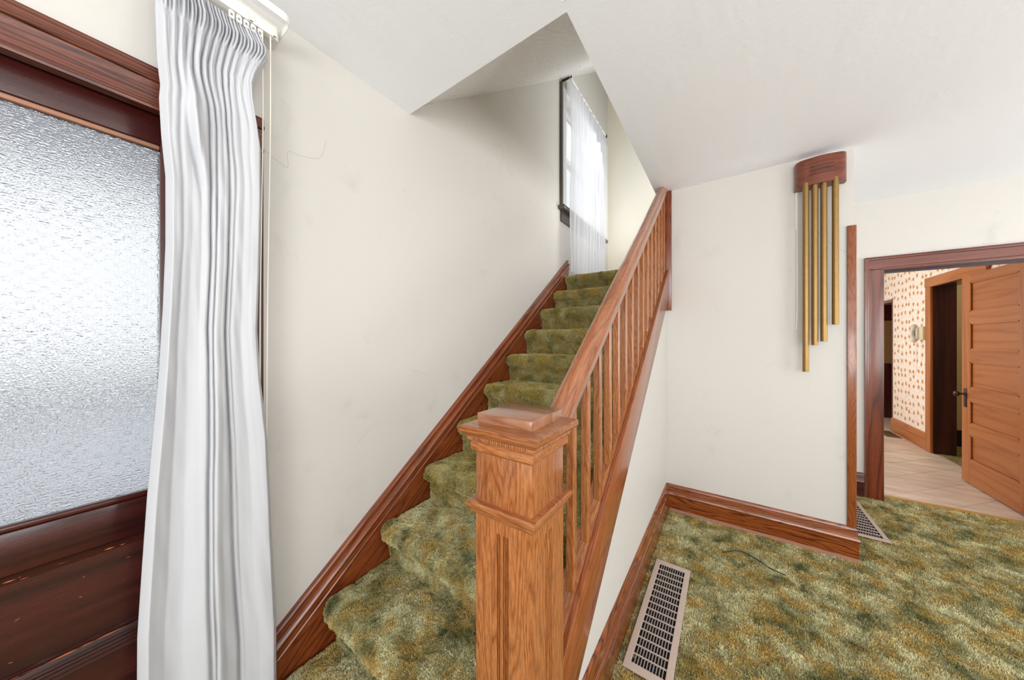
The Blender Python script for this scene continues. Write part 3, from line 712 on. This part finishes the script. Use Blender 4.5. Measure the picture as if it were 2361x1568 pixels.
# traverse rod and outer valance rod
CR = empty('curtain_rod', (-.1, 1.30, 2.42), 'white double curtain rod with glides above the front door', 'curtain rod')
rp = [(1.297, 2.416), (1.318, 2.416), (1.318, 2.420), (1.301, 2.421), (1.301, 2.452), (1.318, 2.454), (1.318, 2.458), (1.297, 2.458)]
prism('traverse_rail', [(-1.05, y, z) for y, z in rp], (1.47, 0, 0), M_wenamel, CR)
prism('rail_cover', [(.325, 1.2945, 2.413), (.425, 1.2945, 2.413), (.425, 1.2945, 2.461), (.325, 1.2945, 2.461)], (0, .003, 0), M_wplastic, CR, bevel=.001)
box('slot', .350, .358, 1.2938, 1.2945, 2.4145, 2.4175, M_black, CR); box('slot', .414, .422, 1.2938, 1.2945, 2.4145, 2.4175, M_black, CR)
tube('release_lever', [(.345, 1.291, 2.412), (.338, 1.288, 2.440)], .002, M_wplastic, CR, seg=6)
vp = [(0, 2.438), (.003, 2.438), (.005, 2.446), (.005, 2.456), (.003, 2.464), (0, 2.464)]
path = [Vector((-1.05, 1.228, 0)), Vector((.420, 1.228, 0))] + [Vector((.420+.021*math.sin(q), 1.249-.021*math.cos(q), 0)) for q in np.linspace(.2, PI/2, 6)] + [Vector((.441, 1.379, 0))]
rings = []
for i, p in enumerate(path):
    t = (path[min(i+1, len(path)-1)]-path[max(0, i-1)]).normalized(); nrm = Vector((t.y, -t.x, 0))
    rings.append([p+nrm*a+Vector((0, 0, b)) for a, b in vp])
loft('valance_rod', rings, M_wenamel, CR, smooth=True, auto=.7)
box('wall_bracket', .40, .436, 1.318, 1.380, 2.425, 2.45, M_wenamel, CR)
for i in range(5):
    x = .305+.0185*i
    v = []
    pr = [(-.0068, -.011), (.0068, -.011), (.0072, .010), (.003, .014), (-.003, .014), (-.0072, .010)]
    holed('glide', [(x+a, 2.400+b) for a, b in pr], [[(x-.0030, 2.3965), (x+.0030, 2.3965), (x+.0030, 2.4045), (x-.0030, 2.4045)]], lambda X, Z: (X, 1.300, Z), (0, .004, 0), M_wplastic, parent=CR)
PC = empty('pull_cord', (.40, 1.30, .4), 'pair of thin cream pull cords hanging right of the white drape', 'cord')
tube('cord', spline([(.385, 1.302, 2.42), (.386, 1.300, 2.1), (.3815, 1.300, 1.75), (.378, 1.300, 1.35), (.378, 1.298, .5)], 5), .0022, M_cord, PC, seg=6)
tube('cord', spline([(.408, 1.302, 2.42), (.407, 1.300, 2.1), (.402, 1.300, 1.75), (.398, 1.300, 1.35), (.394, 1.298, .5)], 5), .0022, M_cord, PC, seg=6)

# ---------------------------------------------------------------- stair window and its sheer curtain
WN = empty('window_1', (3.55, 1.40, 2.70), 'dark cased sash window high on the wall at the stair top', 'window', kind=S)
box('casing_leg', 2.83, 2.858, 1.352, 1.381, 2.70, 3.95, M_darkcase, WN, .003)
box('casing_sheen', 2.858, 2.947, 1.358, 1.381, 2.70, 3.93, M_sashwhite, WN, .003)  # white front stands for grazing sheen on the dark casing
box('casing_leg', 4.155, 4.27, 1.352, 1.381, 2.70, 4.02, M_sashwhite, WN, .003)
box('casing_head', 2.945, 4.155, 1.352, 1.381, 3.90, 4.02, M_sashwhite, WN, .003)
box('stool', 2.795, 4.17, 1.315, 1.47, 2.662, 2.70, M_darkcase, WN, .006)
box('apron', 2.84, 4.14, 1.360, 1.381, 2.555, 2.662, M_darkcase, WN, .003)
for nm, z0, z1, yy in (('lower_sash', 2.70, 3.32, 1.42), ('upper_sash', 3.29, 3.90, 1.455)):
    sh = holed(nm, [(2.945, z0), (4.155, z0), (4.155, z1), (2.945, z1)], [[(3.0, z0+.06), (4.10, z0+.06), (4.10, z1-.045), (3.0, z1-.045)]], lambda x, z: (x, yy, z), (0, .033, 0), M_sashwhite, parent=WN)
    box('pane', 2.995, 4.105, yy+.014, yy+.018, z0+.055, z1-.04, M_pane, sh)
box('sash_lock', 2.985, 3.015, 1.405, 1.42, 3.31, 3.335, M_bronze, WN, .003)
def sheer():
    nz, ns = 120, 200; v = []
    for i in range(nz+1):
        t = i/nz; z = 3.975-(3.975-2.045)*t
        for j in range(ns+1):
            s = j/ns; x = 2.868+(3.965-2.868)*s
            z_ = z+.02*s*(t > .98)
            h = (.012+.012*t)*(.7+.6*mnoise.noise((s*9, z*.5, 5)))*math.sin(s*2*PI*11+4.5*mnoise.noise((s*3.2, z*.55, 0)))+.018*mnoise.noise((s*7, z*.8, 3))
            h += .006*math.sin(s*2*PI*45)*max(0, 1-t*9)
            v.append((x+.010*mnoise.noise((s*3, z*2, 7))*t, 1.285-h, z_))
    n = ns+1; return v, [(i*n+j, (i+1)*n+j, (i+1)*n+j+1, i*n+j+1) for i in range(nz) for j in range(ns)]
tag(mk('sheer_curtain', *sheer(), M_sheer, smooth=True), 'translucent white sheer curtain over the window at the stair top', 'curtain')
SR = empty('sheer_rod', (3.41, 1.285, 3.985), 'thin white rod carrying the sheer curtain above the stair top', 'curtain rod')
tube('rod', [(2.862, 1.285, 3.982), (3.97, 1.285, 3.982)], .008, M_wenamel, SR, seg=10)
box('bracket', 3.962, 3.985, 1.270, 1.381, 3.965, 4.0, M_bronze, SR, .002)
box('bracket', 2.866, 2.880, 1.270, 1.381, 3.97, 3.99, M_bronze, SR, .002)

# ---------------------------------------------------------------- kitchen doorway
K2 = empty('trim_2', (3.94, -1.49, 0), 'glossy dark brown casing around the kitchen doorway', 'trim', kind=S)
kp = [(0, 0), (.016, 0), (.020, .004), (.022, .012), (.020, .085), (.024, .092), (.026, .105), (.022, .112), (0, .112)]
def cas(name, pts, axis): return pts
prism('casing_leg', [(3.95-a, -1.085+b, 0) for a, b in [(0, 0), (.016, 0), (.018, .006), (.018, .085), (.022, .090), (.024, .100), (.022, .110), (0, .110)]], (0, 0, 2.06), trimred('z'), K2, smooth=True)
prism('casing_leg', [(3.95-a, -1.895-b, 0) for a, b in [(0, 0), (.016, 0), (.018, .006), (.018, .085), (.022, .090), (.024, .100), (.022, .110), (0, .110)]], (0, 0, 2.06), trimred('z'), K2, smooth=True)
prism('casing_head', [(3.95-a, -2.005, 1.950+b) for a, b in [(0, 0), (.016, 0), (.018, .006), (.018, .010), (.014, .012), (.014, .020), (.019, .023), (.019, .088), (.024, .092), (.026, .104), (.022, .114), (0, .114)]], (0, 1.031, 0), trimred('y'), K2, smooth=True)
box('jamb', 3.95, 4.085, -1.085, -1.072, 0, 1.955, trimred('z'), K2)
box('jamb', 3.95, 4.085, -1.908, -1.895, 0, 1.955, trimred('z'), K2)
box('head_jamb', 3.95, 4.085, -1.90, -1.08, 1.945, 1.962, darkwood('y'), K2)
box('door_stop', 4.0, 4.012, -1.895, -1.085, 1.928, 1.945, darkwood('y'), K2)
tag(box('trim_threshold', 4.045, 4.075, -1.895, -1.085, -.002, .010, simple('brass_carpet_bar', srgb(190, 140, 60), .4, noise=.3)), 'thin yellow edge strip where carpet meets kitchen tiles', 'threshold', kind=S)

# open five panel door
DR = empty('door_2', (4.10, -1.885, 0), 'orange brown five panel wooden door standing open into the kitchen', 'door', kind=S)
def place(o):  # the leaf is modelled along +X from the hinge and stays 90 degrees open
    return o
dx0, dx1, dy0, dy1, dz0, dz1 = 4.115, 4.955, -1.905, -1.868, .016, 1.975
st = .118
box('stile', dx0, dx0+st, dy0, dy1, dz0, dz1, fir('z'), DR)
box('stile', dx1-st, dx1, dy0, dy1, dz0, dz1, fir('z'), DR)
zr = [(dz0, .224), (.469, .108), (.790, .125), (1.155, .115), (1.516, .109), (1.900, .075)]
for z, h in zr: box('rail', dx0+st, dx1-st, dy0, dy1, z, z+h, fir('x'), DR)
for a, b in zip(zr[:-1], zr[1:]):
    z0, z1 = a[0]+a[1], b[0]
    box('panel', dx0+st-.004, dx1-st+.004, dy0+.012, dy1-.012, z0-.004, z1+.004, fir('x'), DR)
    m_ = [(0, 0), (.012, 0), (.003, .009), (0, .010)]
    for zz, sg in ((z0, 1), (z1, -1)):
        prism('panel_moulding', [(dx0+st, dy1-.001-p, zz+sg*q) for p, q in m_], (dx1-dx0-2*st, 0, 0), fir('x'), DR)
    for xx, sg in ((dx0+st, 1), (dx1-st, -1)):
        prism('panel_moulding', [(xx+sg*q, dy1-.001-p, z0) for p, q in m_], (0, 0, z1-z0), fir('z'), DR)
hx = dx1-.055
bp = box('back_plate', hx-.022, hx+.022, dy1, dy1+.004, .72, .90, M_bronze, DR, .002)
kn = tube('knob', [(hx, dy1+.003, .845), (hx, dy1+.016, .845), (hx, dy1+.034, .845), (hx, dy1+.042, .845), (hx, dy1+.056, .845), (hx, dy1+.066, .845), (hx, dy1+.070, .845)], .01, M_bronze, DR, seg=16, rads=[.012, .009, .010, .022, .027, .021, .006])
box('latch_plate', dx1-.001, dx1+.001, dy0+.008, dy1-.008, .75, .90, M_bronze, DR)
for z in (.25, 1.70): tube('hinge', [(dx0-.008, dy1+.004, z), (dx0-.008, dy1+.004, z+.09)], .007, M_bronze, DR, seg=10)

# ---------------------------------------------------------------- kitchen shell
YK = -2.03
tag(holed('wall_kitchen', [(4.08, -.05), (5.07, -.05), (5.07, 2.005), (5.945, 2.005), (5.945, -.05), (7.05, -.05), (7.05, 1.975), (8.25, 1.975), (8.25, -.05), (8.45, -.05), (8.45, 2.75), (4.08, 2.75)], [],
    lambda x, z: (x, YK, z), (0, -.16, 0), M_paper), 'kitchen wall in cream wallpaper with small brown floral motifs', 'wall', kind=S)
M_recess_shade = simple('tan_shaded_paper', srgb(150, 112, 62), .7, noise=1.0)  # wallpaper recoloured tan, the recess shade put into its colour
tag(box('floor_niche', 7.0, 8.3, -3.4, -2.185, -.06, -.004, M_grout), 'bare floor inside the dark recess', 'floor', kind=S)
NI = tag(box('wall_niche', 7.0, 8.3, -3.4, -3.3, -.05, 2.1, M_recess_shade), 'recess back at the kitchen end, its shade coloured tan', 'wall', kind=S)
box('niche_side', 7.0, 7.05, -3.3, -2.19, -.05, 2.1, M_recess_shade, NI); box('niche_side', 8.25, 8.3, -3.3, -2.19, -.05, 2.1, M_recess_shade, NI); box('niche_top', 7.0, 8.3, -3.3, -2.19, 1.975, 2.1, M_recess_shade, NI)
box('low_shade_panel', 8.23, 8.25, -3.3, -2.19, 0, .95, darkwood('z'), NI); box('low_shade_panel', 7.05, 8.23, -3.3, -3.28, 0, .95, darkwood('z'), NI)  # dark panels standing in for the shade low in the recess
box('top_shade_panel', 8.23, 8.25, -3.3, -2.19, 1.70, 1.975, darkwood('y'), NI)  # dark strip standing in for the shade under the recess top
box('jamb', 7.04, 7.06, -2.19, -2.025, 0, 1.985, darkwood('z'), NI)
tag(box('wall_end', 8.35, 8.45, -2.03, .36, -.05, 2.75, M_paper), 'far papered wall at the kitchen end', 'wall', kind=S)
tag(holed('wall_side', [(4.08, -.05), (8.45, -.05), (8.45, 2.75), (4.08, 2.75)], wins((5.1, 6.9, .85, 2.15)), lambda x, z: (x, .24, z), (0, .12, 0), M_paper), 'papered kitchen wall with the window opening', 'wall', kind=S)
tag(box('wall_partition', 4.0, 4.08, -.52, .36, -.05, 2.75, M_paper), 'papered partition on the kitchen side', 'wall', kind=S)
tag(box('ceiling_kitchen', 4.0, 8.45, -2.2, .36, 2.62, 2.70, M_ceil), 'white kitchen ceiling', 'ceiling', kind=S)
KF = tag(box('floor_kitchen', 4.06, 8.45, -2.19, .36, -.05, -.004, M_grout), 'beige stone tile floor of the kitchen', 'floor', kind=S)
def clip(poly, a, b, c):       # keep a*x+b*y<=c
    outp = []
    for i in range(len(poly)):
        p, q = poly[i], poly[(i+1) % len(poly)]; fp = a*p[0]+b*p[1]-c; fq = a*q[0]+b*q[1]-c
        if fp <= 0: outp.append(p)
        if (fp < 0) != (fq < 0) and fp != fq:
            t = fp/(fp-fq); outp.append((p[0]+(q[0]-p[0])*t, p[1]+(q[1]-p[1])*t))
    return outp
TA = .76; ca_, sa_ = math.cos(TA), math.sin(TA); TW, TH, gp_ = .40, .26, .002
for i in range(-14, 16):
    for j in range(-18, 20):
        u0 = i*TW+(j % 2)*TW/2; v0 = j*TH
        q = [(u0+gp_, v0+gp_), (u0+TW-gp_, v0+gp_), (u0+TW-gp_, v0+TH-gp_), (u0+gp_, v0+TH-gp_)]
        q = [(5.5+a*ca_+b*sa_, -1.4-a*sa_+b*ca_) for a, b in q]
        for cl in ((-1, 0, -4.07), (1, 0, 8.35), (0, -1, 2.03), (0, 1, -.55)):
            q = clip(q, *cl)
            if len(q) < 3: break
        if len(q) < 3: continue
        ar = abs(sum(q[k][0]*q[(k+1) % len(q)][1]-q[(k+1) % len(q)][0]*q[k][1] for k in range(len(q))))/2
        if ar < .002: continue
        prism('tile', [(a, b, -.006) for a, b in q], (0, 0, .006+random.uniform(0, .0008)), M_tile, KF)
kb = lambda n, x0, x1, lab: tag(run(n, (x0, YK, 0), (x1, YK, 0), (0, 1, 0), fir('x')), lab, 'baseboard', kind=S)
kb('baseboard_kitchen', 6.045, 7.05, 'brown baseboard below the floral wallpaper')
KV = empty('kitchen_register', (6.85, -1.95, 0), 'small brown metal floor register in the kitchen tiles', 'floor register')
box('frame', 6.58, 7.0, -1.985, -1.84, 0, .006, simple('brown_register', srgb(120, 92, 60), .5), KV, .002)
for i in range(6): box('slot', 6.61, 6.97, -1.972+i*.02, -1.962+i*.02, .006, .0068, M_black, KV)
# second doorway in the papered wall
K3 = empty('trim_3', (5.5, -2.0, 0), 'orange brown casing around the inner kitchen doorway', 'trim', kind=S)
box('casing_leg', 5.935, 6.05, -2.03, -2.005, 0, 2.0, fir('z'), K3, .003)
box('casing_leg', 4.965, 5.08, -2.03, -2.005, 0, 2.0, fir('z'), K3, .003)
box('casing_head', 4.95, 6.06, -2.03, -2.003, 2.0, 2.115, fir('x'), K3, .003)
box('jamb', 5.930, 5.947, -2.20, -2.03, 0, 2.005, darkwood('z'), K3)
box('jamb', 5.068, 5.085, -2.20, -2.03, 0, 2.005, darkwood('z'), K3)
box('head_jamb', 5.085, 5.93, -2.20, -2.03, 1.995, 2.01, darkwood('x'), K3)
tag(box('wall_inner', 6.50, 6.6, -3.6, -2.19, -.05, 2.7, M_beige), 'beige wall seen through the inner kitchen doorway', 'wall', kind=S)
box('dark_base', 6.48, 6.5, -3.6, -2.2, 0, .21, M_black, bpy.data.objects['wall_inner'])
tag(box('wall_inner_side', 4.08, 6.6, -3.7, -3.6, -.05, 2.7, M_beige), 'beige side wall of the inner room', 'wall', kind=S)
tag(box('ceiling_inner', 4.0, 6.6, -3.7, -2.19, 2.62, 2.7, M_ceil), 'white ceiling of the inner room', 'ceiling', kind=S)
tag(carpet_sheet('floor_inner', np.arange(4.1, 6.5, .03), np.arange(-3.6, -2.05, .03), .004, M_carpet_up), 'olive green carpet of the inner room doorway', 'floor', kind=S)
# wall telephone
PH = empty('wall_phone', (6.15, -2.03, 1.28), 'light grey wall telephone left of the inner kitchen doorway', 'telephone')
box('base', 6.075, 6.16, -2.03, -1.990, 1.36, 1.53, simple('beige_phone_base', srgb(214, 200, 160), .45), PH, .008)
hs = [(6.20, -1.985, 1.345), (6.20, -1.965, 1.355), (6.20, -1.962, 1.385), (6.20, -1.950, 1.42), (6.20, -1.948, 1.445), (6.20, -1.950, 1.47), (6.20, -1.962, 1.505), (6.20, -1.965, 1.535), (6.20, -1.985, 1.545)]
tube('handset', hs, .02, M_grey, PH, seg=12, rads=[.022, .030, .026, .018, .017, .018, .026, .030, .022])
box('cradle', 6.165, 6.235, -2.03, -1.972, 1.37, 1.52, M_grey, PH, .01)
cp = [(6.20+.006*math.cos(i*1.1), -1.985+.006*math.sin(i*1.1), 1.34-.0042*i) for i in range(95)]
tube('coiled_cord', cp, .003, M_wplastic, PH, seg=5)
